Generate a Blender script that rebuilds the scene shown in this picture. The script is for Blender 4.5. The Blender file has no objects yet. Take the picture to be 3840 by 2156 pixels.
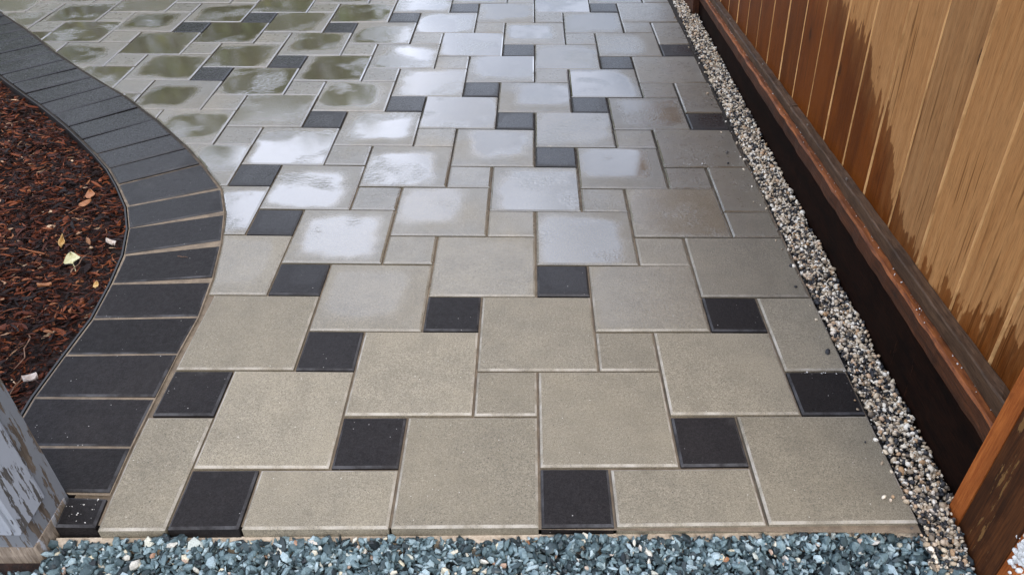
import bpy, math, random
import numpy as np
from mathutils import Vector, Matrix

random.seed(11); rng = np.random.default_rng(11)
U = 0.16                       # one small paver module in metres
sc = bpy.context.scene
COL = sc.collection

# ------------------------------------------------------------------ camera, sky, sun, exposure
cam_d = bpy.data.cameras.new('camera'); cam = bpy.data.objects.new('camera', cam_d); COL.objects.link(cam)
PITCH, YAW, ROLL = 0.653001, -0.0251290, -0.0122220
_f = Vector((math.sin(YAW)*math.cos(PITCH), math.cos(YAW)*math.cos(PITCH), -math.sin(PITCH)))
_r = Vector((math.cos(YAW), -math.sin(YAW), 0)); _u = _r.cross(_f)
_r2 = _r*math.cos(ROLL) + _u*math.sin(ROLL); _u2 = -_r*math.sin(ROLL) + _u*math.cos(ROLL)
cam.matrix_world = Matrix(((_r2.x, _u2.x, -_f.x, -0.175961*U), (_r2.y, _u2.y, -_f.y, -6.165987*U),
                           (_r2.z, _u2.z, -_f.z, 8.72844*U), (0, 0, 0, 1)))
cam_d.sensor_width = 36; cam_d.lens = 2889.05/3840*36; cam_d.clip_start = 0.02; cam_d.clip_end = 500
sc.camera = cam

SUN_EL, SUN_AZ = math.radians(46), math.radians(152)      # azimuth clockwise from +Y
world = bpy.data.worlds.new('World'); sc.world = world; world.use_nodes = True
wt = world.node_tree; wt.nodes.clear()
w_out = wt.nodes.new('ShaderNodeOutputWorld'); w_bg = wt.nodes.new('ShaderNodeBackground')
w_sky = wt.nodes.new('ShaderNodeTexSky'); w_sky.sky_type = 'NISHITA'; w_sky.sun_disc = False
w_sky.sun_elevation = SUN_EL; w_sky.sun_rotation = SUN_AZ; w_sky.air_density = 1.0; w_sky.dust_density = 2.0
w_tc = wt.nodes.new('ShaderNodeTexCoord'); w_no = wt.nodes.new('ShaderNodeTexNoise')
w_no.inputs['Scale'].default_value = 2.2; w_no.inputs['Detail'].default_value = 6
w_rp = wt.nodes.new('ShaderNodeValToRGB'); w_rp.color_ramp.elements[0].position = 0.42; w_rp.color_ramp.elements[1].position = 0.58
w_rp.color_ramp.elements[0].color = (.12, .12, .12, 1); w_rp.color_ramp.elements[1].color = (1, 1, 1, 1)
w_mx = wt.nodes.new('ShaderNodeMix'); w_mx.data_type = 'RGBA'
w_mx.inputs['B'].default_value = (22.5, 24.2, 29.0, 1)                     # bright broken cloud
wt.links.new(w_tc.outputs['Generated'], w_no.inputs['Vector']); wt.links.new(w_no.outputs['Fac'], w_rp.inputs['Fac'])
wt.links.new(w_rp.outputs['Color'], w_mx.inputs['Factor']); wt.links.new(w_sky.outputs['Color'], w_mx.inputs['A'])
wt.links.new(w_mx.outputs['Result'], w_bg.inputs['Color']); w_bg.inputs['Strength'].default_value = 0.1
wt.links.new(w_bg.outputs['Background'], w_out.inputs['Surface'])

sun_d = bpy.data.lights.new('sun', 'SUN'); sun = bpy.data.objects.new('sun', sun_d); COL.objects.link(sun)
sun_d.energy = 1.5; sun_d.angle = math.radians(24); sun_d.color = (1.0, .92, .78)
_sd = Vector((math.sin(SUN_AZ)*math.cos(SUN_EL), math.cos(SUN_AZ)*math.cos(SUN_EL), math.sin(SUN_EL)))
sun.rotation_euler = (-_sd).to_track_quat('-Z', 'Y').to_euler(); sun.location = _sd*12
sc.view_settings.view_transform = 'Standard'; sc.view_settings.look = 'None'
sc.view_settings.exposure = 0.12; sc.view_settings.gamma = 1; sc.view_settings.use_curve_mapping = False

# ------------------------------------------------------------------ node helpers
class NT:
    def __init__(s, name):
        s.m = bpy.data.materials.new(name); s.m.use_nodes = True; s.t = s.m.node_tree; s.t.nodes.clear()
        s.out = s.t.nodes.new('ShaderNodeOutputMaterial'); s.b = s.t.nodes.new('ShaderNodeBsdfPrincipled')
        s.t.links.new(s.b.outputs[0], s.out.inputs['Surface'])
    def put(s, sock, v):
        if hasattr(v, 'is_output'): s.t.links.new(v, sock)
        elif v is not None:
            try: sock.default_value = v
            except Exception: sock.default_value = (*v, 1) if len(v) == 3 else v
    def set(s, **k):
        for n, v in k.items(): s.put(s.b.inputs[n.replace('_', ' ')], v)
    def geo(s, o): return s._one('ShaderNodeNewGeometry', o)
    def obj(s, o): return s._one('ShaderNodeObjectInfo', o)
    def tex(s, o): return s._one('ShaderNodeTexCoord', o)
    def _one(s, ty, o):
        n = s.t.nodes.get(ty) or s.t.nodes.new(ty); n.name = ty; return n.outputs[o]
    def math(s, op, a, b=None, c=None, clamp=False):
        n = s.t.nodes.new('ShaderNodeMath'); n.operation = op; n.use_clamp = clamp
        for i, v in enumerate((a, b, c)): s.put(n.inputs[i], v) if v is not None else None
        return n.outputs[0]
    def vmath(s, op, a, b=None):
        n = s.t.nodes.new('ShaderNodeVectorMath'); n.operation = op; s.put(n.inputs[0], a)
        if b is not None: s.put(n.inputs[1], b)
        return n.outputs[0]
    def sep(s, v):
        n = s.t.nodes.new('ShaderNodeSeparateXYZ'); s.put(n.inputs[0], v); return n.outputs
    def comb(s, x, y, z):
        n = s.t.nodes.new('ShaderNodeCombineXYZ')
        for i, v in enumerate((x, y, z)): s.put(n.inputs[i], v)
        return n.outputs[0]
    def noise(s, vec, scale, detail=3, rough=.55, dist=0, col=False):
        n = s.t.nodes.new('ShaderNodeTexNoise'); s.put(n.inputs['Vector'], vec)
        s.put(n.inputs['Scale'], scale); s.put(n.inputs['Detail'], detail); s.put(n.inputs['Roughness'], rough); s.put(n.inputs['Distortion'], dist)
        return n.outputs['Color' if col else 'Fac']
    def voro(s, vec, scale, out='Distance', feat='F1', rand=1, dim='3D'):
        n = s.t.nodes.new('ShaderNodeTexVoronoi'); n.voronoi_dimensions = dim; n.feature = feat; s.put(n.inputs['Vector'], vec); s.put(n.inputs['Scale'], scale)
        s.put(n.inputs['Randomness'], rand); return n.outputs[out]
    def ramp(s, fac, stops, interp='LINEAR'):
        n = s.t.nodes.new('ShaderNodeValToRGB'); n.color_ramp.interpolation = interp; e = n.color_ramp.elements
        while len(e) < len(stops): e.new(.5)
        for el, (p, c) in zip(e, stops):
            el.position = p; el.color = (c, c, c, 1) if isinstance(c, (int, float)) else (*c, 1)
        s.put(n.inputs[0], fac); return n.outputs[0]
    def step(s, v, lo, hi, a=0., b=1.):
        n = s.t.nodes.new('ShaderNodeMapRange'); n.interpolation_type = 'SMOOTHSTEP'; s.put(n.inputs[0], v)
        for i, q in enumerate((lo, hi, a, b)): s.put(n.inputs[i+1], q)
        return n.outputs[0]
    def mix(s, f, a, b, mode='MIX'):
        n = s.t.nodes.new('ShaderNodeMix'); n.data_type = 'RGBA'; n.blend_type = mode
        s.put(n.inputs['Factor'], f)
        for sk, v in (('A', a), ('B', b)):
            k = n.inputs[6 if sk == 'A' else 7]
            if isinstance(v, (int, float)): v = (v, v, v)
            s.put(k, (*v, 1) if isinstance(v, tuple) and len(v) == 3 else v)
        return n.outputs[2]
    def mapping(s, v, sx, sy, sz): return s.vmath('MULTIPLY', v, (sx, sy, sz))
    def bump(s, h, strength=.3, dist=.01, normal=None):
        n = s.t.nodes.new('ShaderNodeBump'); s.put(n.inputs['Strength'], strength); s.put(n.inputs['Distance'], dist); s.put(n.inputs['Height'], h)
        if normal is not None: s.put(n.inputs['Normal'], normal)
        return n.outputs[0]

# ------------------------------------------------------------------ materials
def paver_material(name, base, base2, speck, dark):
    """Cast concrete paver. Object colour: R = wetness of the slab, G = tint, B = 1 / half size in 1/m * 0.02, A = puddle strength."""
    n = NT(name); P = n.tex('Object'); W = n.geo('Position'); rnd = n.obj('Random')
    ci = n.sep(n.obj('Color')); wet, tint, inv = ci[0], ci[1], ci[2]; pud = n.obj('Alpha')
    px = n.sep(P)
    # puddle shape inside the slab: rounded square, edges broken by noise
    nz = n.sep(n.geo('True Normal'))[2]
    cham = n.math('MULTIPLY', n.step(nz, .99, .9), n.step(nz, .2, .4))
    big = n.noise(W, 2.6, 3, .55); r2 = n.math('FRACT', n.math('MULTIPLY', rnd, 7.31)); r3 = n.math('FRACT', n.math('MULTIPLY', rnd, 23.7))
    wet = n.math('MULTIPLY', wet, n.step(big, .3, .6, .62, 1.12), clamp=True)
    warp = n.math('ADD', n.math('MULTIPLY', n.math('SUBTRACT', n.noise(W, 9, 4, .6), .5), .34), n.math('MULTIPLY', n.math('SUBTRACT', .55, big), .9))
    k = n.math('MULTIPLY', inv, 50.0)
    ox = n.math('MULTIPLY', n.math('SUBTRACT', rnd, .5), .5); oy = n.math('MULTIPLY', n.math('SUBTRACT', r2, .5), .5)
    ax = n.math('ABSOLUTE', n.math('ADD', n.math('MULTIPLY', px[0], k), ox)); ay = n.math('ABSOLUTE', n.math('ADD', n.math('MULTIPLY', px[1], k), oy))
    d = n.math('POWER', n.math('ADD', n.math('POWER', ax, 5.), n.math('POWER', ay, 5.)), 1/5.)
    d = n.math('ADD', n.math('ADD', d, warp), n.math('MULTIPLY', n.math('SUBTRACT', r3, .62), .5))
    pool = n.math('MULTIPLY', n.step(d, 1.12, .74), pud)
    pool = n.math('MAXIMUM', pool, n.math('MULTIPLY', cham, n.math('MULTIPLY', wet, .2 if dark else .8)))
    # fine aggregate
    g1 = n.noise(W, 420, 2, .7); g2 = n.noise(W, 150, 3, .6); g3 = n.noise(W, 14, 4, .6); g4 = n.noise(W, 3.2, 3, .6)
    c = n.mix(n.ramp(g2, [(.3, 0), (.7, 1)]), base, base2)
    c = n.mix(n.ramp(g1, [(.33, .8), (.5, 0)]), c, tuple(v*.36 for v in base))
    pit = n.math('MULTIPLY', n.step(n.noise(W, 210, 2, .5), .67, .74), .75); c = n.mix(pit, c, tuple(v*.22 for v in base))
    c = n.mix(n.ramp(g1, [(.55, 0), (.72, .5)]), c, tuple(min(1, v*1.7) for v in base2))
    c = n.mix(n.step(g3, .35, .75, 0, .32), c, tuple(v*.62 for v in base))
    c = n.mix(n.step(g4, .4, .7, 0, .18), c, tuple(min(1, v*q) for v, q in zip(base2, (1.25, 1.2, 1.1))))
    # white flecks and dark flecks of the mix
    vd = n.voro(W, 85); vr = n.sep(n.voro(W, 85, 'Color'))
    fl = n.math('MULTIPLY', n.step(vd, n.math('ADD', .07, n.math('MULTIPLY', vr[1], .11)), .03), n.math('GREATER_THAN', n.math('ADD', vr[0], n.math('MULTIPLY', n.math('SUBTRACT', n.noise(W, 7, 2), .5), .5)), .86))
    c = n.mix(n.math('MULTIPLY', fl, .85), c, speck)
    if not dark:
        fl2 = n.math('MULTIPLY', n.step(vd, .16, .08), n.math('LESS_THAN', vr[0], .12)); c = n.mix(n.math('MULTIPLY', fl2, .8), c, (.03, .026, .022))
    dirt = n.math('MULTIPLY', n.step(n.noise(W, 4.7, 5, .7), .58, .7), n.step(n.noise(W, 37, 3), .4, .6, .35, 1))
    c = n.mix(n.math('MULTIPLY', dirt, .30), c, (.075, .06, .042) if not dark else (.075, .07, .064))
    c = n.mix(1, c, n.ramp(tint, [(0, (.78, .775, .76)), (1, (1.12, 1.12, 1.12))]), 'MULTIPLY')
    # dusty sand left along the chamfers of dry slabs: the real edge is paler
    dusty = n.math('MULTIPLY', cham, n.math('MULTIPLY', n.math('SUBTRACT', 1, wet), n.step(n.noise(W, 11, 4, .7), .36, .66, .15, .9)))
    c = n.mix(n.math('MULTIPLY', dusty, 0.3 if dark else .5), c, (.62, .57, .50) if not dark else (.22, .22, .23))
    # water darkens the concrete
    damp = n.math('MAXIMUM', n.math('MULTIPLY', wet, .8), pool)
    c = n.mix(n.math('MULTIPLY', damp, .85), c, n.mix(1, c, (.33, .335, .33), 'MULTIPLY'))
    mott = n.noise(W, 60, 4, .65)
    rough = n.math('SUBTRACT', n.step(mott, .3, .7, .62, .8) if not dark else n.step(mott, .3, .7, .5, .7), n.math('MULTIPLY', wet, .26), clamp=True)
    rough = n.math('ADD', n.math('MULTIPLY', rough, n.math('SUBTRACT', 1, pool)), n.math('MULTIPLY', pool, .07))
    h = n.math('ADD', n.math('MULTIPLY', g1, .6), n.math('ADD', n.math('MULTIPLY', g2, .8), n.math('MULTIPLY', fl, .4)))
    bs = n.math('SUBTRACT', .6, n.math('MULTIPLY', pool, .57))
    b1 = n.bump(h, bs, .0022)
    ripple = n.noise(n.mapping(W, 1, 1.3, 1), 62, 4, .6, .8)
    b2 = n.bump(ripple, n.math('MULTIPLY', n.math('MULTIPLY', wet, .55), n.step(n.noise(W, 4.3, 2), .47, .64)), .0045, b1)
    n.set(Base_Color=c, Roughness=rough, Normal=b2, IOR=1.5, Specular_IOR_Level=.16 if dark else .4)
    film = n.math('MAXIMUM', pool, n.math('MULTIPLY', wet, 0.3 if dark else .7))
    cr = n.math('ADD', n.math('MULTIPLY', n.math('SUBTRACT', 1, pool), .30), n.step(n.noise(W, 26, 3), .3, .75, .02, .10))
    n.set(Coat_Weight=film, Coat_Roughness=cr, Coat_IOR=2.1, Coat_Normal=b2)
    return n.m

M = {}
M['tan'] = paver_material('concrete_paver_tan', (.200, .172, .124), (.290, .252, .184), (.72, .68, .6), False)
M['dark'] = paver_material('concrete_paver_charcoal', (.0105, .0088, .0088), (.0225, .0193, .0190), (.55, .53, .5), True)

def sand_material():
    n = NT('joint_sand'); W = n.geo('Position'); y = n.sep(W)[1]
    g = n.noise(W, 380, 3, .7); g2 = n.noise(W, 30, 3)
    c = n.mix(g, (.10, .07, .045), (.40, .31, .21)); c = n.mix(n.step(g2, .35, .65, 0, .5), c, (.10, .075, .055))
    wet = n.step(n.math('ADD', y, n.math('MULTIPLY', g2, .5)), 1.35, 2.2)
    c = n.mix(n.math('MULTIPLY', wet, .9), c, (.011, .009, .0075))
    n.set(Base_Color=c, Roughness=.9, Normal=n.bump(g, .9, .004)); return n.m
M['sand'] = sand_material()

def island_material(name, stops, rough, spec=.5, bumps=0.3, grain=300, interp='LINEAR', wetc=0):
    n = NT(name); r = n.geo('Random Per Island'); W = n.geo('Position')
    c = n.ramp(r, stops, interp); g = n.noise(W, grain, 3, .65)
    c = n.mix(1, c, n.ramp(g, [(.3, .72), (.7, 1.2)]), 'MULTIPLY')
    n.set(Base_Color=c, Roughness=n.step(n.math('FRACT', n.math('MULTIPLY', r, 17.3)), 0, 1, rough*.6, rough*1.2), Specular_IOR_Level=spec, Normal=n.bump(g, bumps, .002), Coat_Weight=wetc, Coat_Roughness=.15)
    return n.m
M['pebble'] = island_material('pea_gravel', [(0, (.015, .015, .017)), (.2, (.04, .04, .042)), (.30, (.10, .085, .07)), (.40, (.42, .32, .21)), (.58, (.66, .54, .38)), (.84, (.86, .80, .68)), (.95, (.42, .25, .12)), (1, (.6, .42, .27))], .6, .35)
M['chip'] = island_material('crushed_slate', [(0, (.012, .016, .018)), (.22, (.038, .060, .066)), (.48, (.092, .138, .148)), (.75, (.175, .245, .26)), (.93, (.38, .47, .49)), (.955, (.55, .48, .33)), (.98, (.62, .60, .53)), (1, (.33, .15, .07))], .55, .4)
M['mulch'] = island_material('shredded_bark', [(0, (.006, .002, .001)), (.4, (.013, .003, .0013)), (.64, (.042, .009, .003)), (.82, (.10, .022, .0065)), (.93, (.21, .058, .019)), (.98, (.26, .11, .05)), (1, (.55, .38, .24))], .75, .22, bumps=.6, grain=220)
M['grain'] = island_material('white_grit', [(0, (.45, .42, .38)), (.6, (.7, .68, .64)), (1, (.8, .78, .72))], .6)
def flat_noise(name, a, b, scale, rough=.85, bs=.5):
    n = NT(name); W = n.geo('Position'); g = n.noise(W, scale, 5, .65)
    n.set(Base_Color=n.mix(n.ramp(g, [(.35, 0), (.65, 1)]), a, b), Roughness=rough, Normal=n.bump(g, bs, .01)); return n.m
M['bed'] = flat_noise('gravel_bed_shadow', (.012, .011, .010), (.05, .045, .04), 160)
M['slatebed'] = flat_noise('slate_bed', (.02, .026, .03), (.12, .15, .155), 90)
M['mulchbed'] = flat_noise('mulch_soil', (.006, .003, .002), (.03, .011, .006), 70)
M['soil'] = flat_noise('soil', (.05, .04, .028), (.11, .09, .06), 12)
M['concrete'] = flat_noise('footing_mortar', (.36, .28, .20), (.62, .52, .40), 55, .95, .8)

def cedar_material():
    """Fence boards: dry cedar above, dark where rain has soaked the wood."""
    n = NT('cedar_fence'); W = n.geo('Position'); s = n.sep(W); rnd = n.obj('Random'); r9 = n.math('MULTIPLY', rnd, 37.)
    gv = n.comb(n.math('ADD', s[0], r9), n.math('ADD', n.math('MULTIPLY', s[1], 1), r9), n.math('MULTIPLY', s[2], .045))
    bend = n.noise(n.comb(r9, s[1], n.math('MULTIPLY', s[2], .6)), 2.0, 2)
    gy = n.math('ADD', n.math('ADD', s[1], r9), n.math('MULTIPLY', bend, .05))
    band = n.noise(n.comb(0, gy, n.math('MULTIPLY', s[2], .02)), 42, 3, .6)
    fine = n.noise(gv, 420, 3, .7)
    dry = n.ramp(band, [(.25, (.245, .095, .026)), (.42, (.37, .175, .064)), (.6, (.43, .218, .085)), (.8, (.50, .27, .115))])
    dry = n.mix(1, dry, n.ramp(fine, [(.32, .62), (.55, 1.06)]), 'MULTIPLY')
    dry = n.mix(n.math('MULTIPLY', n.noise(W, 3, 3), .35), dry, (.34, .225, .13))
    line = n.math('MULTIPLY', n.step(n.noise(n.comb(r9, gy, n.math('MULTIPLY', s[2], .05)), 75, 2, .5), .59, .67), n.step(n.noise(n.comb(r9, gy, 0), 7, 1), .5, .6))
    line = n.math('MAXIMUM', line, n.math('MULTIPLY', n.step(n.noise(n.comb(r9, gy, n.math('MULTIPLY', s[2], .03)), 160, 1, .5), .63, .70), n.step(n.noise(n.comb(r9, gy, n.math('MULTIPLY', s[2], .3)), 5, 1), .48, .6)))
    dry = n.mix(n.math('MULTIPLY', line, .75), dry, (.13, .055, .018))
    dry = n.mix(1, dry, n.ramp(n.math('FRACT', n.math('MULTIPLY', rnd, 5.7)), [(0, (.82, .79, .74)), (.5, (.94, .90, .83)), (1, (1.05, .98, .84))]), 'MULTIPLY')
    # knots
    kv = n.comb(n.math('ADD', s[1], r9), n.math('MULTIPLY', s[2], .42), 0)
    kd = n.voro(kv, 4.6, dim='2D'); knot = n.math('MULTIPLY', n.step(n.math('ADD', kd, n.math('MULTIPLY', n.noise(W, 60, 2), .05)), .082, .055), n.math('GREATER_THAN', n.sep(n.voro(kv, 4.6, 'Color', dim='2D'))[0], .5))
    halo = n.math('MULTIPLY', n.step(kd, .22, .06), n.math('GREATER_THAN', n.sep(n.voro(kv, 4.6, 'Color', dim='2D'))[0], .5))
    dry = n.mix(n.math('MULTIPLY', halo, .35), dry, (.2, .1, .04)); dry = n.mix(n.math('MULTIPLY', knot, .85), dry, (.045, .02, .01))
    wetc = n.mix(1, dry, (.41, .205, .055), 'MULTIPLY'); wetc = n.mix(n.step(n.noise(n.mapping(W, 1, 1, .3), 9, 4), .4, .68, 0, .75), wetc, n.mix(1, wetc, (.42, .34, .25), 'MULTIPLY')); wetc = n.mix(.3, wetc, n.mix(fine, (.055, .014, .002), (.18, .058, .008)))
    # soaked outline along the fence
    fc = n.t.nodes.new('ShaderNodeFloatCurve'); cv = fc.mapping.curves[0]
    pts = [(0, 2.5), (1.0, 2.45), (1.7, 2.2), (2.3, 2.0), (2.9, 1.86), (3.5, 1.78), (4.2, 1.86), (5.0, 2.25), (5.35, 2.5), (5.5, 2.95), (5.8, 3.2), (6.3, 3.25), (6.8, 3.6), (7.1, 3.88), (7.7, 3.98), (8.2, 4.1), (9, 4.22), (12, 4.5), (18, 4.9), (28, 5.2)]
    cv.points[0].location = (0, pts[0][1]/12); cv.points[1].location = (1, pts[-1][1]/12)
    for a, b in pts[1:-1]: cv.points.new(a/28, b/12)
    for p in cv.points: p.handle_type = 'VECTOR'
    fc.mapping.update()
    n.put(fc.inputs['Value'], n.math('DIVIDE', s[1], 28*U))
    zb = n.math('MULTIPLY', fc.outputs[0], 12*U)
    j1 = n.noise(n.comb(0, s[1], n.math('MULTIPLY', s[2], .16)), 55, 4, .65); j2 = n.noise(n.comb(0, s[1], n.math('MULTIPLY', s[2], .22)), 15, 3)
    off = n.math('ADD', n.math('MULTIPLY', n.math('SUBTRACT', j1, .5), .13), n.math('MULTIPLY', n.math('SUBTRACT', j2, .5), .22))
    isl = n.noise(n.mapping(W, 1, 1, .35), 30, 3, .6)
    off = n.math('ADD', off, n.math('MULTIPLY', n.math('SUBTRACT', isl, .5), .20))
    dz = n.math('SUBTRACT', n.math('ADD', zb, off), s[2])
    soak = n.math('ADD', n.math('MULTIPLY', n.step(dz, -.005, .010), .68), n.math('MULTIPLY', n.step(dz, -.06, .16), .32))
    c = n.mix(soak, dry, wetc)
    ro = n.math('SUBTRACT', .72, n.math('MULTIPLY', soak, .28))
    n.set(Base_Color=c, Roughness=ro, Normal=n.bump(n.math('ADD', fine, n.math('MULTIPLY', band, .6)), .35, .002), Specular_IOR_Level=.06); return n.m
M['cedar'] = cedar_material()

def timber_material(name, a, b, streak=(1, .04, 1), sc_=240, rough=.55, peel=None, spec=.4, coat=0):
    n = NT(name); W = n.geo('Position'); v = n.mapping(W, *streak); f = n.noise(v, sc_, 4, .7); g = n.noise(v, 30, 3); bl = n.noise(W, 14, 4, .6)
    c = n.mix(n.ramp(f, [(.3, 0), (.7, 1)]), a, b); c = n.mix(n.step(g, .45, .7, 0, .55), c, tuple(q*.45 for q in a)); c = n.mix(n.step(bl, .5, .72, 0, .5), c, tuple(q*.5 for q in a))
    if peel:
        thr, pc, szx = peel
        pk = n.noise(n.mapping(W, szx, szx, szx*.16), 16, 5, .68); ed = n.step(pk, thr, thr+.018); c = n.mix(ed, c, n.mix(bl, tuple(q*.82 for q in pc), pc))
        n.set(Normal=n.bump(n.math('ADD', n.math('MULTIPLY', f, .35), n.math('MULTIPLY', ed, 1.0)), .7, .002))
    else: n.set(Normal=n.bump(n.math('ADD', f, bl), .55, .003))
    n.set(Base_Color=c, Roughness=rough, Specular_IOR_Level=spec, Coat_Weight=coat, Coat_Roughness=.3); return n.m
M['kick'] = timber_material('soaked_kickboard', (.0025, .0011, .0007), (.016, .0052, .0022), (1, .12, 1), 200, .75, (.66, (.024, .008, .0035), 1.6), spec=.08)
M['rail'] = timber_material('red_bottom_rail', (.016, .006, .003), (.105, .034, .012), (1, .05, 1), 200, .55, spec=.25)
M['railtop'] = timber_material('lit_orange_rail_top', (.085, .022, .006), (.36, .115, .03), (1, .08, 1), 160, .6, spec=.25)  # same wood as the rail front, sky light on top and bevel painted in
M['ledge'] = timber_material('weathered_trim', (.035, .018, .009), (.15, .085, .046), (1, .06, 1), 240, .6, spec=.25)
M['jamb'] = timber_material('orange_cedar_jamb', (.24, .055, .010), (.46, .14, .030), (1, 1, .05), 200, .6, spec=.2)
M['postwood'] = timber_material('wet_cedar_post', (.030, .009, .003), (.115, .038, .010), (1, 1, .06), 200, .6, (.58, (.20, .10, .032), 3.0), spec=.2)
M['peelpost'] = timber_material('peeling_grey_post', (.045, .033, .024), (.15, .115, .085), (1, 1, .06), 180, .75, (.46, (.17, .18, .195), 3.2))
M['barepost'] = timber_material('bare_weathered_post', (.11, .078, .052), (.36, .295, .23), (1, 1, .1), 150, .85, (.56, (.36, .36, .37), 1.8))
M['trim'] = timber_material('grey_painted_trim', (.05, .045, .042), (.12, .11, .10), (1, 1, .06), 180, .6, (.41, (.31, .33, .365), 2.6))
M['foam'] = flat_noise('white_foam', (.62, .60, .56), (.85, .84, .80), 60, .8, .8)
M['steel'] = NT('nail_steel').m; M['steel'].node_tree.nodes['Principled BSDF'].inputs['Metallic'].default_value = .8; M['steel'].node_tree.nodes['Principled BSDF'].inputs['Base Color'].default_value = (.35, .3, .25, 1)
def leaf_material(name, a, b):
    n = NT(name); P = n.tex('Object'); g = n.noise(P, 60, 4, .6); s = n.sep(P)
    vein = n.step(n.math('ABSOLUTE', n.math('SINE', n.math('ADD', n.math('MULTIPLY', s[1], 520), n.math('MULTIPLY', n.math('ABSOLUTE', s[0]), 420)))), .0, .14, .55, 1)
    c = n.mix(1, n.mix(n.ramp(g, [(.35, 0), (.65, 1)]), a, b), vein, 'MULTIPLY')
    n.set(Base_Color=c, Roughness=.5, Normal=n.bump(g, .4, .002)); return n.m
M['leaf_pale'] = leaf_material('pale_yellow_leaf', (.40, .36, .17), (.58, .54, .32))
M['leaf_orange'] = leaf_material('orange_dry_leaf', (.24, .085, .028), (.36, .15, .055))
M['leaf_gold'] = leaf_material('golden_leaf', (.42, .25, .08), (.60, .40, .16))
M['leaf_white'] = leaf_material('bleached_leaf', (.42, .33, .27), (.62, .55, .48))
M['twig'] = timber_material('dry_twig', (.12, .06, .035), (.30, .17, .10), (1, 1, 1), 120, .7)
def foliage_material():
    n = NT('hedge_leaves'); r = n.geo('Random Per Island')
    n.set(Base_Color=n.ramp(r, [(0, (.045, .085, .010)), (.5, (.10, .15, .02)), (1, (.21, .235, .035))]), Roughness=.5); return n.m
M['foliage'] = foliage_material()
M['bark'] = timber_material('hedge_stem', (.05, .035, .025), (.11, .085, .06), (1, 1, .1), 80, .85)

M['paleedge'] = timber_material('pale_cedar_edge', (.52, .25, .085), (.82, .49, .21), (1, 1, .05), 160, .7, spec=.15)

# ------------------------------------------------------------------ mesh helpers
def link(name, me, mat, parent=None):
    o = bpy.data.objects.new(name, me); COL.objects.link(o)
    if mat is not None and len(me.materials) == 0: me.materials.append(mat)
    if parent: o.parent = parent
    return o
def pyd(name, v, f, mat, parent=None, smooth=False):
    me = bpy.data.meshes.new(name); me.from_pydata([tuple(q) for q in v], [], f); me.update()
    if smooth: me.polygons.foreach_set('use_smooth', [True]*len(me.polygons))
    return link(name, me, mat, parent)
def tag(o, label=None, cat=None, group=None, kind=None):
    for k, v in (('label', label), ('category', cat), ('group', group), ('kind', kind)):
        if v: o[k] = v
    return o
def bulk(name, V, F, mat, smooth=False, parent=None):
    """Fast mesh: V (n,3), F (m,3 or 4)."""
    me = bpy.data.meshes.new(name); k = F.shape[1]
    me.vertices.add(len(V)); me.vertices.foreach_set('co', np.ascontiguousarray(V, np.float32).ravel())
    me.loops.add(F.size); me.loops.foreach_set('vertex_index', np.ascontiguousarray(F, np.int32).ravel())
    me.polygons.add(len(F)); me.polygons.foreach_set('loop_start', np.arange(0, F.size, k, dtype=np.int32))
    me.polygons.foreach_set('loop_total', np.full(len(F), k, np.int32)) if False else None
    me.polygons.foreach_set('use_smooth', np.full(len(F), smooth)); me.update(calc_edges=True); me.validate()
    return link(name, me, mat, parent)
def rand_rot(n, r=rng):
    q = r.normal(size=(n, 4)); q /= np.linalg.norm(q, axis=1)[:, None]; w, x, y, z = q.T
    return np.stack([1-2*(y*y+z*z), 2*(x*y-z*w), 2*(x*z+y*w), 2*(x*y+z*w), 1-2*(x*x+z*z), 2*(y*z-x*w), 2*(x*z-y*w), 2*(y*z+x*w), 1-2*(x*x+y*y)], 1).reshape(n, 3, 3)
_t = (1+5**.5)/2
ICO_V = np.array([(-1, _t, 0), (1, _t, 0), (-1, -_t, 0), (1, -_t, 0), (0, -1, _t), (0, 1, _t), (0, -1, -_t), (0, 1, -_t), (_t, 0, -1), (_t, 0, 1), (-_t, 0, -1), (-_t, 0, 1)]); ICO_V /= np.linalg.norm(ICO_V[0])
ICO_F = np.array([(0, 11, 5), (0, 5, 1), (0, 1, 7), (0, 7, 10), (0, 10, 11), (1, 5, 9), (5, 11, 4), (11, 10, 2), (10, 7, 6), (7, 1, 8), (3, 9, 4), (3, 4, 2), (3, 2, 6), (3, 6, 8), (3, 8, 9), (4, 9, 5), (2, 4, 11), (6, 2, 10), (8, 6, 7), (9, 8, 1)])
BOX_V = np.array([(x, y, z) for x in (-1, 1) for y in (-1, 1) for z in (-1, 1)], float)
BOX_F = np.array([(0, 1, 3), (0, 3, 2), (4, 6, 7), (4, 7, 5), (0, 4, 5), (0, 5, 1), (2, 3, 7), (2, 7, 6), (0, 2, 6), (0, 6, 4), (1, 5, 7), (1, 7, 3)])
def stones(name, pos, size, aspect, mat, base=(ICO_V, ICO_F), jit=.18, smooth=True, flat=False):
    n = len(pos); bv, bf = base
    V = bv[None]*(1+rng.uniform(-jit, jit, (n, len(bv), 3)))
    V = V*(size[:, None]*aspect)[:, None, :]
    V = np.einsum('nij,nkj->nki', rand_rot(n), V)
    if flat: V[:, :, 2] *= .6
    V += pos[:, None]
    F = (bf[None]+(np.arange(n)*len(bv))[:, None, None]).reshape(-1, 3)
    return bulk(name, V.reshape(-1, 3), F, mat, smooth)

# ------------------------------------------------------------------ ground
g = pyd('ground', [(-60, -60, -.14), (60, -60, -.14), (60, 60, -.14), (-60, 60, -.14)], [(0, 1, 2, 3)], M['soil']); tag(g, kind='structure', label='bare soil ground around the patio')

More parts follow.
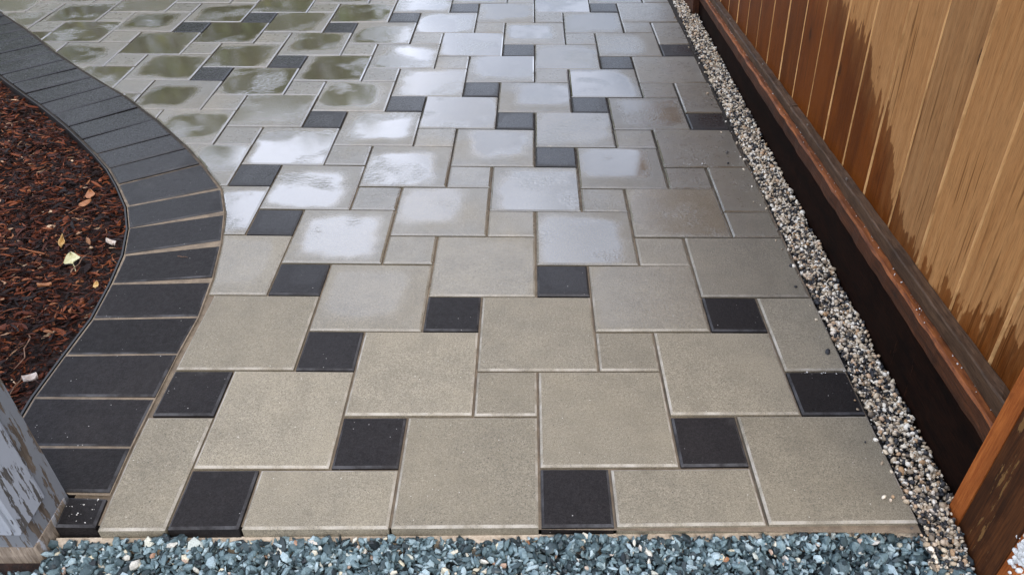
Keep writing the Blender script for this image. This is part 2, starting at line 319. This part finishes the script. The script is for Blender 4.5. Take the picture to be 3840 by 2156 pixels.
# ------------------------------------------------------------------ patio plan (all in paver modules)
CO = np.array([[.0042, .0146], [.0361, .2167], [-.0408, .0518], [.1156, .0403], [-.0044, -.5737], [.0352, -.2638], [-.0742, .0185], [-.1894, .0311], [-.0379, .2122], [-.0029, .116]])
def warp(x, y):
    """hand-laid drift of the joint lines away from a perfect grid"""
    a, b = min(max(x, -15), 5)/10, min(max(y, 0), 21)/10
    k = np.array([1, a, b, a*a, a*b, b*b, a**3, a*a*b, a*b*b, b**3]) @ CO
    return (x+k[0], y+k[1])
JL = [(-6.50, -.06), (-6.56, .50), (-7.93, 1.35), (-8.01, 2.36), (-7.988, 3.346), (-7.953, 4.309), (-8.064, 5.344), (-8.227, 6.305), (-8.528, 7.258), (-8.932, 8.121), (-9.546, 9.066), (-10.096, 9.827), (-10.739, 10.572), (-11.443, 11.331), (-12.142, 12.063), (-12.894, 12.8), (-13.614, 13.486), (-14.384, 14.172), (-15.128, 14.85)]
JR = [(-5.92, -.06), (-5.973, .488), (-6.027, 1.347), (-6.054, 2.359), (-6.073, 3.377), (-6.059, 4.375), (-6.18, 5.48), (-6.407, 6.714), (-6.706, 7.873), (-7.109, 8.907), (-7.934, 10.062), (-8.565, 10.885), (-9.239, 11.664), (-10.014, 12.544), (-10.751, 13.3), (-11.504, 14.067), (-12.251, 14.735), (-12.986, 15.397), (-13.734, 16.1), (-14.456, 16.779), (-15.171, 17.464), (-15.83, 18.169), (-16.553, 18.933), (-17.187, 19.576), (-17.932, 20.274), (-18.639, 20.959)]
while len(JR) < 33: JR.append((JR[-1][0]-.70, JR[-1][1]+.71))
while len(JL) < len(JR):
    i = len(JL); a = math.radians(42.2); JL.append((JR[i][0]-1.87*math.cos(a), JR[i][1]-1.87*math.sin(a)))
GAP = {1: .05, 6: .11, 7: .19, 8: .14, 9: .06, 10: .05}         # wedge of sand at the inner end of a joint (modules)
XR = 5.03; YF = 27.5

def inset(poly, d):
    n = len(poly); out = []
    for i in range(n):
        p0, p1, p2 = (np.array(poly[(i+k) % n], float) for k in (-1, 0, 1))
        e1 = p1-p0; e2 = p2-p1; e1 /= np.linalg.norm(e1); e2 /= np.linalg.norm(e2)
        n1 = np.array((-e1[1], e1[0])); n2 = np.array((-e2[1], e2[0])); b = n1+n2; den = 1+n1@n2
        b = b/max(den, .35); out.append(tuple(p1+b*d))
    return out
def area(p): return .5*sum(p[i][0]*p[(i+1) % len(p)][1]-p[(i+1) % len(p)][0]*p[i][1] for i in range(len(p)))
def clean(p, tol=.02):
    q = []
    for a in p:
        if not q or math.hypot(a[0]-q[-1][0], a[1]-q[-1][1]) > tol: q.append(a)
    while len(q) > 1 and math.hypot(q[0][0]-q[-1][0], q[0][1]-q[-1][1]) <= tol: q.pop()
    ch = True
    while ch and len(q) > 3:
        ch = False
        for i in range(len(q)):
            a, b, c = q[i-1], q[i], q[(i+1) % len(q)]
            cr = (b[0]-a[0])*(c[1]-b[1])-(b[1]-a[1])*(c[0]-b[0])
            if abs(cr) < .004*max(.2, math.hypot(c[0]-a[0], c[1]-a[1])): q.pop(i); ch = True; break
    return q
def clip_half(poly, a, b, c):        # keep a*x+b*y<=c
    out = []
    for i in range(len(poly)):
        p, q = poly[i], poly[(i+1) % len(poly)]; fp, fq = a*p[0]+b*p[1]-c, a*q[0]+b*q[1]-c
        if fp <= 0: out.append(p)
        if (fp < 0 < fq) or (fq < 0 < fp):
            t = fp/(fp-fq); out.append((p[0]+t*(q[0]-p[0]), p[1]+t*(q[1]-p[1])))
    return out
def clip_convex(subj, conv):
    for i in range(len(conv)):
        if not subj: return []
        p, q = conv[i], conv[(i+1) % len(conv)]; a, b = q[1]-p[1], -(q[0]-p[0]); subj = clip_half(subj, a, b, a*p[0]+b*p[1])
    return subj
JRX = [(JR[0][0], -2)]+JR
REGION = [(x+.012, y) for x, y in JRX] + [(-24, 40), (9, 40), (9, -2)]; REGION = REGION[::-1]
if area(REGION) < 0: REGION = REGION[::-1]

_pb = [(-6.3, .03), (XR, .03), (XR, YF), (-25, YF)]+[(x-.5, y-.15) for x, y in JR[1:27][::-1]]
patio = pyd('paved_patio', [(x*U, y*U, -.0105) for x, y in _pb], [tuple(range(len(_pb)))], M['sand'])
tag(patio, kind='structure', label='sand-jointed bed of tan and charcoal pavers')
_bz = lambda y: -.0045-.0065*min(1, max(0, (y-8.6)/3))
_nb = len(JL)-1
border = tag(pyd('border_course', [(x*U, y*U, _bz(y)) for x, y in JL[1:]]+[(x*U, y*U, _bz(y)) for x, y in JR[1:]], [(i, _nb+i, _nb+i+1, i+1) for i in range(_nb-1)], M['sand']), kind='structure', label='curved charcoal soldier course edging the mulch bed')

def slab(name, poly, mat, parent, wet, tint, pool, gap=.0033, cham=.0055, drop=.0042, tilt=.0045, zj=.0013, thick=.05):
    pm = [(x*U, y*U) for x, y in poly]
    if area(pm) < 0: pm = pm[::-1]
    a = inset(pm, gap); b = inset(a, cham)
    if area(b) < .00006: return None
    cx, cy = np.mean([p[0] for p in b]), np.mean([p[1] for p in b]); n = len(a)
    w = max(p[0] for p in a)-min(p[0] for p in a); hh = max(p[1] for p in a)-min(p[1] for p in a)
    v = [(x-cx, y-cy, 0) for x, y in b]+[(x-cx, y-cy, -drop) for x, y in a]+[(x-cx, y-cy, -thick) for x, y in a]
    f = [tuple(range(n))]
    for i in range(n):
        j = (i+1) % n; f += [(i, n+i, n+j, j), (n+i, 2*n+i, 2*n+j, n+j)]
    o = pyd(name, v, f, mat, parent)
    o.location = (cx, cy, rng.uniform(-zj, zj)); o.rotation_euler = (rng.normal()*tilt, rng.normal()*tilt, 0)
    o.color = (wet, tint, .02/max(.03, .25*(w+hh)), pool); return o

DARK = {(0, 0), (2, 1), (4, 2), (-3, 1), (-5, 0), (-6, 2), (-4, 3), (-2, 4), (3, 4), (0, 5), (-5, 5), (-6, 7), (-7, 9), (0, 10), (-6, 12), (-4, 13), (-2, 14), (-1, 12), (1, 13), (4, 12), (2, 16), (4, 17), (-1, 17), (2, 21), (-7, 19), (-5, 20), (-3, 21), (-8, 16), (-10, 15), (-10, 20), (-12, 19), (-14, 23)}
def wetness(x, y):
    w = (y-3.6)/5.0 + .12*math.sin(x*1.3)+.15*(max(0, -x-5)/6)
    return min(1, max(0, w))
def sq(x, y, s): return [(x, y), (x+s, y), (x+s, y+s), (x, y+s)]
def place(kind, x, y, s, dark=False):
    p = clip_half(clip_half(clip_half(sq(x, y, s), 0, -1, 0), 1, 0, XR), 0, 1, YF)
    if len(p) < 3: return
    p = [warp(*q) for q in p]
    r = clip_convex(list(REGION), p if area(p) > 0 else p[::-1]); r = clean(r) if r else []
    if len(r) < 3 or abs(area(r)) < .004: return
    cx, cy = np.mean([q[0] for q in r]), np.mean([q[1] for q in r]); w = wetness(cx, cy)
    if s == 2: pool = min(1, max(0, (w-.05)*1.25))*rng.choice([1, 1, 1, .9, .75])*(1-.75*min(1, max(0, (cx-2.4)/1.6)))
    else: pool = 0.22*w if not dark else .3*w
    whole = abs(area(r)) > .93*s*s
    slab(kind, r, M['dark'] if dark else M['tan'], patio, w, float(rng.uniform(.15, .85)), float(pool if whole or s == 2 else pool*.6))
for i in range(-14, 24):
    for j in range(-6, 24):
        a, b = 2*i-j, i+2*j
        if b < -4 or b > YF or a > 6 or a < -26: continue
        if b > 9 and a < -b-5: continue
        dk = (a, b) in DARK or (b > 23 and rng.random() < .35)
        place('charcoal_paver' if dk else 'small_paver', a, b, 1, dk)
        place('large_paver', a, b+1, 2)

for k in range(len(JL)-1):
    l0, l1, r0, r1 = (np.array(q) for q in (JL[k], JL[k+1], JR[k], JR[k+1]))
    e = (r1-r0)/np.linalg.norm(r1-r0); r0 = r0+e*GAP.get(k, 0)/2; r1 = r1-e*GAP.get(k+1, 0)/2
    if k == 0: l1 = np.array((-6.55, .46)); r1 = np.array((-5.97, .44))
    if k == 1: l0 = np.array((-7.93, .52))
    m = (l0+r0)/2; w = min(1, max(0, (m[1]-5)/6))
    slab('border_paver', [tuple(l0), tuple(r0), tuple(r1), tuple(l1)], M['dark'], border, w, float(rng.uniform(.1, .9)), .3*w, gap=.0032 if k < 9 else .0075, tilt=.006)

# black plastic edging strip behind the border course
ed = [(x-.03, y) for x, y in JL[2:]]; ev, ef = [], []
for i, (x, y) in enumerate(ed):
    for dx, z in ((-.035, -.06), (-.035, -.004), (0, -.004), (0, -.06)): ev.append(((x+dx)*U, y*U, z))
for i in range(len(ed)-1):
    for q in range(3): ef.append((4*i+q, 4*i+q+1, 4*i+q+5, 4*i+q+4))
n_ = NT('black_plastic'); n_.set(Base_Color=(.012, .012, .012), Roughness=.45); M['plastic'] = n_.m
tag(pyd('edging_strip', ev, ef, M['plastic']), 'thin black plastic edging strip between mulch and border pavers', 'edging')

# ------------------------------------------------------------------ fence
T = .052
def fp(x, y, z): return ((x-T*z)*U, y*U, z*U)
def zr(a, b): return lambda y: a-b*y
z_r0, z_r1, z_tr = zr(1.197, .0344), zr(1.523, .0367), zr(1.793, .0418)
fence = bpy.data.objects.new('cedar_fence', None); COL.objects.link(fence); fence.location = (6*U, 0, 0)
tag(fence, 'tall tan cedar board fence, dark and soaked along its lower left', 'fence')
def fpart(name, v, f, mat, smooth=False):
    o = pyd(name, [(q[0]-6*U, q[1], q[2]) for q in v], f, mat, fence, smooth); return o
BOXF = [(0, 1, 2, 3), (7, 6, 5, 4), (0, 4, 5, 1), (1, 5, 6, 2), (2, 6, 7, 3), (3, 7, 4, 0)]
def long_piece(name, x0, x1, zlo, zhi, y0, y1, mat, seg=40, wob=.006, bev=.025, top=None):
    ys = np.linspace(y0, y1, max(2, int(seg*(y1-y0)/28)+2)); v, f = [], []
    for y in ys:
        a, b = zlo(y), zhi(y); w = [rng.uniform(-wob, wob) for _ in range(4)]
        v += [fp(x0+w[0], y, a), fp(x0+w[0], y, b-bev+w[1]), fp(x0+bev, y, b+w[1]), fp(x1, y, b+w[2]), fp(x1, y, a)]
    n = len(ys)
    for i in range(n-1):
        for q in range(5): f.append((5*i+q, 5*(i+1)+q, 5*(i+1)+(q+1) % 5, 5*i+(q+1) % 5))
    f += [(0, 1, 2, 3, 4), tuple(5*(n-1)+q for q in (4, 3, 2, 1, 0))]
    o = fpart(name, v, f, mat)
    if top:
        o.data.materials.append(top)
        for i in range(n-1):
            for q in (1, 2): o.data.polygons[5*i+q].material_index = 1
    return o
Y0F, Y1F = .46, 28.0
long_piece('kickboard', 5.72, 5.93, lambda y: -.55, z_r0, Y0F, Y1F, M['kick'], wob=.008)
long_piece('bottom_rail', 5.66, 5.98, lambda y: z_r0(y)+.012, z_r1, Y0F, 11.3, M['rail'], seg=90, wob=.014, bev=.035, top=M['railtop'])
long_piece('bottom_rail', 5.665, 5.98, lambda y: z_r0(y)+.012, z_r1, 11.32, Y1F, M['rail'], seg=90, wob=.012, bev=.035, top=M['railtop'])
for a, b in ((Y0F, 10.18), (10.21, 12.68), (12.71, 16.7), (16.73, Y1F)):
    long_piece('trim_strip', 5.788+rng.uniform(-.008, .008), 5.972, lambda y: z_r1(y)+.01, z_tr, a, b, M['ledge'], seg=110, wob=.010, bev=.02)
BX = 5.975; BW = 1.166; y = 1.36-BW; ZT = 11.4
k = 0
while y < 28:
    y0, y1 = y+.004, y+BW-.004; c, dp = .042, .055; zb = 1.2-.04*y; j = rng.uniform(-.006, .006)
    prof = [(BX+dp+.05, y0), (BX+dp, y0), (BX+j, y0+c), (BX+j+rng.uniform(-.004, .004), y1-c*.6), (BX+dp*.7, y1), (BX+dp+.05, y1)]
    zs = [zb, ZT]; v = [fp(px, py, z) for z in zs for px, py in prof]; n = 6
    f = [(q, q+1, n+q+1, n+q) for q in range(n-1)]+[(n-1, 0, n, 2*n-1), tuple(range(n))[::-1], tuple(range(n, 2*n))]
    if y1 > .5:
        o = fpart('fence_board', v, f, M['cedar']); o.data.materials.append(M['paleedge']); o.data.polygons[1].material_index = 1  # near bevel of each board takes a paler cedar colour
    y += BW
# top cap and posts behind the boards (out of the picture's top edge)
fpart('cap_rail', [fp(x, yy, z) for z in (ZT+.01, ZT+.26) for x, yy in ((5.75, .3), (6.4, .3), (6.4, 28), (5.75, 28))], BOXF, M['ledge'])
for yy in (8, 16, 24):
    fpart('fence_post', [fp(x, q, z) for z in (-.8, ZT) for x, q in ((6.1, yy), (6.66, yy), (6.66, yy+.56), (6.1, yy+.56))], BOXF, M['ledge'])
fpart('stake', [fp(x, q, z) for z in (-.5, 1.15) for x, q in ((5.50, 20.85), (5.715, 20.85), (5.715, 27), (5.50, 27))], BOXF, M['rail'])
for yy in (16.9, 12.95, 9.1, 6.6):
    z = z_tr(yy); fpart('nail', [fp(5.86+dx*.5, yy+dy, z+dz) for dz in (-.01, .035) for dx, dy in ((-.02, -.03), (.02, -.03), (.02, .03), (-.02, .03))], BOXF, M['steel'])

# ------------------------------------------------------------------ gate posts
def prism(name, foot, z0, z1, mat, parent, seg=1, wob=0):
    n = len(foot); v = []; zs = np.linspace(z0, z1, seg+1)
    for z in zs: v += [(x*U+rng.uniform(-wob, wob), y*U+rng.uniform(-wob, wob), z*U) for x, y in foot]
    f = [tuple(range(n))[::-1], tuple(range(seg*n, seg*n+n))]
    for s in range(seg):
        for i in range(n): j = (i+1) % n; f.append((s*n+i, s*n+j, (s+1)*n+j, (s+1)*n+i))
    return pyd(name, v, f, mat, parent)
rp = bpy.data.objects.new('gate_post', None); COL.objects.link(rp)
tag(rp, 'dark wet cedar gate post with an orange jamb board, foot of the fence', 'post')
prism('jamb', [(5.588, .197), (6.0, .16), (6.0, .45), (5.562, .45)], -.6, 11.6, M['jamb'], rp, 12, .0006)
prism('post', [(5.555, -.70), (6.35, -.74), (6.35, .15), (5.597, .192)], -.7, 11.6, M['postwood'], rp, 12, .0008)
prism('front_board', [(5.60, -.86), (6.35, -.90), (6.35, -.745), (5.575, -.705)], -.7, 11.6, M['jamb'], rp, 12, .0006)
fpos = np.array([(5.60+rng.normal()*.02, -.85+rng.normal()*.06, .88+rng.normal()*.14) for _ in range(260)])*U
fo = stones('foam_lump', fpos, rng.uniform(.003, .008, 260), rng.uniform(.7, 1.1, (260, 3)), M['foam'], jit=.12)
tag(fo, 'lump of white foam stuck to the cedar gate post corner', 'foam')

lp = bpy.data.objects.new('gate_post', None); COL.objects.link(lp); tag(lp, 'weathered grey post with peeling paint beside the mulch bed', 'post')
prism('post', [(-7.6, -.36), (-6.60, -.36), (-6.585, .10), (-6.585, .50), (-6.62, .53), (-7.6, .53)], -.7, 11.6, M['peelpost'], lp, 14, .0008)
prism('post_foot', [(-7.62, -.375), (-6.588, -.375), (-6.572, -.35), (-6.572, .0), (-6.575, .42), (-7.6, .45), (-7.62, .40)], -.7, .0, M['barepost'], lp, 5, .0016)
prism('trim_board', [(-7.6, -.47), (-6.56, -.47), (-6.535, -.44), (-6.535, .10), (-6.55, .14), (-6.583, .14), (-6.597, -.362), (-7.6, -.362)], .42, 11.6, M['trim'], lp, 12, .0005)
prism('paint_bead', [(-6.65, -.505), (-6.62, -.515), (-6.59, -.505), (-6.585, -.472), (-6.655, -.472)], .5, 11.6, M['trim'], lp, 8, .0004)

# ------------------------------------------------------------------ gravel, mulch
def strip_z(y): return -.014 if y > 0 else -.014
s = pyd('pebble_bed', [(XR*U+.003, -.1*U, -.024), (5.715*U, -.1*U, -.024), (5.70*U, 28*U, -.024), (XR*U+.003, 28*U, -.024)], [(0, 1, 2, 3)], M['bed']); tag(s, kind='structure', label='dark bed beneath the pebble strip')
N = 15500
yy = rng.uniform(-.75, 28, N); xx = XR+.02+.69*rng.random(N); m = yy < .02
lo = np.where(m, XR-.02, XR+.045); hi = np.where(yy < .47, 5.54, np.where(yy > 20.8, 5.47, 5.69-.02*(yy/28)-.0)); xx = lo+(hi-lo)*rng.random(N)
zz = (-.016+rng.uniform(0, .013, N)+.004*np.sin(yy*3.1+xx*9))+np.where(m, yy*.05, 0)
xx[:60] = XR-np.abs(rng.normal(0, .16, 60))-.01; yy[:60] = rng.uniform(.05, 21, 60); zz[:60] = .0022
size = rng.gamma(6, .00082, N).clip(.0018, .0095)
# a few stones kicked on to the paving edge and on to the ledges of the fence
st = stones('pea_gravel', np.c_[xx*U, yy*U, zz], size, np.c_[rng.uniform(.9, 1.35, N), rng.uniform(.65, 1, N), rng.uniform(.45, .8, N)], M['pebble'], jit=.16)
tag(st, 'strip of cream, grey and black pea gravel between pavers and fence', 'gravel', kind='stuff')
sb = pyd('slate_bed', [(-9*U, -40*U, -.072), (9*U, -40*U, -.072), (9*U, -.01*U, -.066), (-9*U, -.01*U, -.066)], [(0, 1, 2, 3)], M['slatebed']); tag(sb, kind='structure', label='bed under the blue slate chips')
N = 15500
yy = -.05-1.8*rng.random(N)**1.25; xx = rng.uniform(-7.2, 6.3, N); y_off = np.array([warp(x, 0)[1] for x in xx])*np.clip(1+yy/.9, 0, 1); zz = -.052+rng.uniform(0, .018, N)+.006*np.sin(xx*2.2)*np.cos(yy*5)+.014*np.exp(-((yy+.05)/.2)**2)*(.62+.38*np.sin(xx*1.7+1)**2)+np.where(xx > 5.0, .018*(xx-5.0).clip(0, .6), 0)
ok = ~((xx > 5.53) & (yy > -.9)) & ~((xx < -6.52) & (yy > -.52)); yy = yy+y_off; xx, yy, zz = xx[ok], yy[ok], zz[ok]; N = len(xx)
chip = stones('slate_chips', np.c_[xx*U, yy*U, zz], rng.gamma(5, .00142, N).clip(.002, .016), np.c_[rng.uniform(.9, 1.3, N), rng.uniform(.55, .95, N), rng.uniform(.28, .6, N)], M['chip'], base=(ICO_V, ICO_F), jit=.34, smooth=False)
tag(chip, 'band of blue-grey crushed slate chips along the front edge of the paving', 'gravel', kind='stuff')
# crumbly mortar haunch under the front edge
hv, hf = [], []; xs = np.linspace(-6.5, 5.05, 120)
for x in xs:
    w = .04+.05*rng.random()+.06*math.sin(x*2.3)**2; yo = warp(x, 0)[1]; hv += [(x*U, (yo+.03)*U, -.030), (x*U, (yo-.05)*U, -.0315-.002*rng.random()), (x*U, (yo-w)*U, -.046-.004*rng.random()), (x*U, (yo-w-.03)*U, -.075), (x*U, (yo+.03)*U, -.075)]
for i in range(len(xs)-1):
    for q in range(5): hf.append((5*i+q, 5*i+(q+1) % 5, 5*(i+1)+(q+1) % 5, 5*(i+1)+q))
tag(pyd('mortar_haunch', hv, hf, M['concrete']), 'crumbly cream mortar haunch along the front edge of the pavers', 'mortar')

# mulch bed
def left_of_border(x, y):
    pts = JL[1:]
    lx = np.interp(y, [p[1] for p in pts], [p[0] for p in pts]); return x < lx-.08
mv = [(-30*U, -4*U, -.075), (-6.5*U, -4*U, -.075), (-6.5*U, .6*U, -.048)]+[((x-.06)*U, y*U, -.045) for x, y in JL[2:]]+[(-30*U, JL[-1][1]*U, -.03)]
tag(pyd('mulch_soil', mv, [tuple(range(len(mv)))], M['mulchbed']), kind='structure', label='dark soil of the planting bed')
N = 27000; xx = rng.uniform(-17.5, -7.7, N*2); yy = rng.uniform(.6, 17.5, N*2)
ok = left_of_border(xx, yy) & (yy < 7.0+(-xx-7.7)*1.22) & (xx > -10.2-.62*yy) & ~((yy < .75) & (xx > -8)); xx, yy = xx[ok][:N], yy[ok][:N]; N = len(xx)
K = 5; t = np.linspace(-.5, .5, K)
L_ = rng.gamma(3, .0095, N).clip(.008, .095); W_ = rng.gamma(3.2, .00085, N).clip(.0016, .0085); H_ = W_*rng.uniform(.18, .5, N)
big = rng.random(N) < .10; W_ = np.where(big, W_*1.9, W_)
curv = rng.normal(0, .22, N)*L_; side = rng.normal(0, .10, N)*L_; tw = rng.normal(0, .6, N)
tap = 1-.75*np.abs(2*t)**2.2
V = np.zeros((N, K, 4, 3))
for q, (sy, sz) in enumerate(((-1, -1), (1, -1), (1, 1), (-1, 1))):
    cy = sy*W_[:, None]*tap*(1+.25*rng.normal(size=(N, K))*.5); cz = sz*H_[:, None]*tap; a = tw[:, None]*t[None]*2
    V[:, :, q, 0] = L_[:, None]*t; V[:, :, q, 1] = cy*np.cos(a)-cz*np.sin(a)+side[:, None]*(4*t*t); V[:, :, q, 2] = cy*np.sin(a)+cz*np.cos(a)+curv[:, None]*(.5-2*t*t)
yaw = np.where(rng.random(N) < .7, rng.normal(.25, .55, N), rng.uniform(0, math.pi, N)); pit = rng.normal(0, .24, N); rol = rng.normal(0, .6, N)
def rot(a, i, j, V):
    c, s_ = np.cos(a)[:, None, None], np.sin(a)[:, None, None]; p, q = V[..., i].copy(), V[..., j].copy(); V[..., i] = c*p-s_*q; V[..., j] = s_*p+c*q
rot(rol, 1, 2, V); rot(pit, 2, 0, V); rot(yaw, 0, 1, V)
mz = -.040+.012*np.sin(xx*1.9)*np.cos(yy*1.6)+rng.uniform(-.002, .024, N)
ex = np.interp(yy, [p[1] for p in JL[1:]], [p[0] for p in JL[1:]])-xx; mz -= .014*np.exp(-(ex/.6)**2)
V += np.c_[xx*U, yy*U, mz][:, None, None, :]
F = []
for i in range(K-1):
    for q in range(4): F.append((4*i+q, 4*i+4+q, 4*i+4+(q+1) % 4, 4*i+(q+1) % 4))
F += [(0, 1, 2, 3), (4*K-1, 4*K-2, 4*K-3, 4*K-4)]
F = (np.array(F)[None]+(np.arange(N)*4*K)[:, None, None]).reshape(-1, 4)
tag(bulk('bark_mulch', V.reshape(-1, 3), F, M['mulch']), 'shredded red-brown bark mulch filling the curved planting bed', 'mulch', kind='stuff')

# ------------------------------------------------------------------ small litter
def leaf(name, x, y, z, size, wid, rz, curl, mat, label, tilt=(0, 0), stem=.7, tip=1.0):
    root = bpy.data.objects.new(name, None); COL.objects.link(root); root.location = (x*U, y*U, z); root.rotation_euler = (tilt[0], tilt[1], rz)
    tag(root, label, 'leaf', 'dry leaves lying on the mulch')
    nu, nv = 9, 7; v, f = [], []
    for i in range(nu):
        s_ = i/(nu-1); w = wid*size*(math.sin(math.pi*min(1, s_**.62*.97+.03))**.8)*(1 if s_ < .5 else tip+(1-tip)*(1-s_)*2); w = max(w, .0006)
        for j in range(nv):
            q = j/(nv-1)*2-1; wob = 1+.08*math.sin(9*s_+3*q+size*900)
            v.append((q*w*.5*wob, (s_-.5)*size, curl*size*(abs(q)**1.6)*.5+.10*size*math.sin(5*s_+q*2)*.4+curl*.5*size*(s_-.5)**2))
    for i in range(nu-1):
        for j in range(nv-1): f.append((i*nv+j, i*nv+j+1, (i+1)*nv+j+1, (i+1)*nv+j))
    o = pyd('blade', v, f, mat, root, True); md = o.modifiers.new('thickness', 'SOLIDIFY'); md.thickness = .0007
    if stem:
        sv, sf = [], []
        for i in range(6):
            q = i/5; p = (math.sin(q*2)*.06*size, -.5*size-q*stem*size, .03*size*math.sin(q*3))
            for a in range(5): sv.append((p[0]+.0009*math.cos(a*1.257), p[1], p[2]+.0009*math.sin(a*1.257)))
        for i in range(5):
            for a in range(5): sf.append((5*i+a, 5*i+(a+1) % 5, 5*i+5+(a+1) % 5, 5*i+5+a))
        pyd('stem', sv, sf, mat, root, True)
    return root
leaf('fallen_leaf', -9.22, 6.18, -.006, .052, .92, math.radians(28), .25, M['leaf_pale'], 'broad pale yellow leaf with a curved stem on the mulch', (.15, -.1), .75)
leaf('fallen_leaf', -9.72, 6.78, -.010, .050, .34, math.radians(18), .55, M['leaf_gold'], 'narrow golden triangular leaf left of the pale yellow leaf', (.3, .2), 0, .3)
leaf('fallen_leaf', -9.92, 8.28, -.008, .046, .55, math.radians(-40), .3, M['leaf_orange'], 'small orange-brown leaf with a long stem, upper of the mulch leaves', (.1, .2), .9)
leaf('fallen_leaf', -10.02, 8.72, -.010, .05, .62, math.radians(20), .2, M['leaf_orange'], 'wide rust-coloured leaf directly behind the small orange one', (.2, -.1), 0)
leaf('fallen_leaf', -8.72, 6.75, -.012, .036, .7, math.radians(70), .7, M['leaf_white'], 'curled bleached leaf close to the border pavers', (.2, .3), 0)
leaf('fallen_leaf', -8.34, 2.83, -.020, .034, .9, math.radians(110), .9, M['leaf_white'], 'crumpled pinkish-white leaf nearest the grey gate post', (.1, .1), 0)
leaf('fallen_leaf', -8.40, 5.40, -.016, .026, .6, math.radians(10), .4, M['leaf_gold'], 'tiny yellow leaf at the edge of the mulch beside the border', (.2, 0), 0)
leaf('fallen_leaf', -9.35, 5.32, -.012, .04, .4, math.radians(100), .5, M['leaf_orange'], 'slim orange leaf lying in front of the pale yellow leaf', (.1, .1), 0)
def twig(x0, y0, x1, y1, z, r, label, bow=.1, z1=None):
    a, b = Vector((x0*U, y0*U, z)), Vector((x1*U, y1*U, z if z1 is None else z1)); d = b-a; nrm = Vector((-d.y, d.x, 0)); v, f = [], []
    for i in range(8):
        q = i/7; p = a+d*q+nrm*bow*math.sin(q*math.pi)+nrm*.04*math.sin(q*11); rr = r*(1-.5*q)
        for k_ in range(5): v.append((p.x+rr*math.cos(k_*1.257)*.9-a.x, p.y+rr*math.cos(k_*1.257)*.4-a.y, p.z+rr*math.sin(k_*1.257)-a.z))
    for i in range(7):
        for k_ in range(5): f.append((5*i+k_, 5*i+(k_+1) % 5, 5*i+5+(k_+1) % 5, 5*i+5+k_))
    f += [(4, 3, 2, 1, 0), (35, 36, 37, 38, 39)]
    o = pyd('twig', v, f, M['twig'], None, True); o.location = a; tag(o, label, 'twig', 'twigs lying about'); return o
twig(-7.10, 6.20, -6.88, 6.17, .0025, .0014, 'short reddish twig lying on a charcoal border paver', .02)
twig(-8.95, 3.95, -8.68, 3.05, -.012, .0022, 'long thin twig in the mulch near the grey post', .05, -.010)
twig(-8.55, 2.95, -8.60, 2.35, -.018, .0020, 'short bent twig at the near tip of the mulch', .08, -.02)
twig(-9.05, 5.75, -8.95, 6.35, -.010, .0022, 'upright reddish twig right of the pale yellow leaf', .03, .0)
# white grit spilled on ledge, pavers and in the joints
gp_ = []
for _ in range(120):
    y_ = rng.uniform(.6, 20); gp_.append(((5.775-T*z_r1(y_)+rng.normal()*.012)*U, y_*U, z_r1(y_)*U+.0012))
for _ in range(30):
    y_ = rng.uniform(.5, 20); gp_.append((rng.uniform(5.68, 5.77)*U-T*z_r1(y_)*U, y_*U, z_r1(y_)*U+.0012))
for _ in range(70):
    y_ = rng.uniform(0.05, 20); gp_.append(((XR-abs(rng.normal())*.12)*U, y_*U, .0018))
for _ in range(16): gp_.append((rng.uniform(4.0, 5.0)*U, rng.normal(3.0, .03)*U, .0015))
for _ in range(22): gp_.append((rng.uniform(3.3, 5.0)*U, rng.normal(9.98, .03)*U, .0015))
for _ in range(20): gp_.append((rng.uniform(-6.45, -6.0)*U, rng.uniform(.02, .42)*U, .0015))
gp_ = np.array(gp_); N = len(gp_)
tag(stones('grit_specks', gp_, rng.gamma(3, .00038, N).clip(.0004, .003), rng.uniform(.5, 1.3, (N, 3)), M['grain'], jit=.2), 'scattered white grit on the pavers and fence ledge', 'grit', kind='stuff')

# ------------------------------------------------------------------ hedge beyond the patio (seen only mirrored in the wet slabs)
def hedge(name, cx, cy, rx, ry, h, n, label):
    root = bpy.data.objects.new(name, None); COL.objects.link(root); root.location = (cx, cy, -.14); tag(root, label, 'hedge', 'hedges beyond the patio')
    d = rng.normal(size=(n, 3)); d /= np.linalg.norm(d, axis=1)[:, None]; r = rng.random(n)**.25
    r *= 1+.16*np.sin(d[:, 0]*7+cx)*np.cos(d[:, 1]*6)+.12*np.sin(d[:, 2]*11+cy)
    P = np.c_[d[:, 0]*r*rx, d[:, 1]*r*ry, (h*.54+d[:, 2]*r*h*.5).clip(.05)]
    q = np.array([(-.5, 0, 0), (0, -.32, .06), (.5, 0, 0), (0, .32, .06)])[None]*rng.uniform(.09, .2, n)[:, None, None]
    q = np.einsum('nij,nkj->nki', rand_rot(n), q)+P[:, None]
    bulk('foliage', q.reshape(-1, 3), (np.arange(n)[:, None]*4+np.arange(4)[None]), M['foliage'], False, root)
    v, f = [], []
    for i in range(6):
        z = h*.8*i/5; rr = .09*(1-.13*i)
        for a in range(7): v.append((rr*math.cos(a*.8976)+.05*math.sin(i), rr*math.sin(a*.8976), z))
    for i in range(5):
        for a in range(7): f.append((7*i+a, 7*i+(a+1) % 7, 7*i+7+(a+1) % 7, 7*i+7+a))
    pyd('trunk', v, f, M['bark'], root, True)
for i, (cx, cy, rx, ry, h) in enumerate(((-2.7, 8.6, 1.1, .9, 3.3), (-4.3, 8.3, 1.2, 1.0, 3.6), (-6.2, 7.4, 1.4, 1.1, 3.5), (-8.0, 5.8, 1.4, 1.3, 3.4))):
    hedge('hedge', cx, cy, rx, ry, h, 4200, ['leafy green hedge straight beyond the far end of the patio', 'tallest leafy hedge beyond the far end, left of the first', 'wide leafy hedge beyond the far left of the border course', 'low leafy hedge farthest left behind the mulch bed'][i])
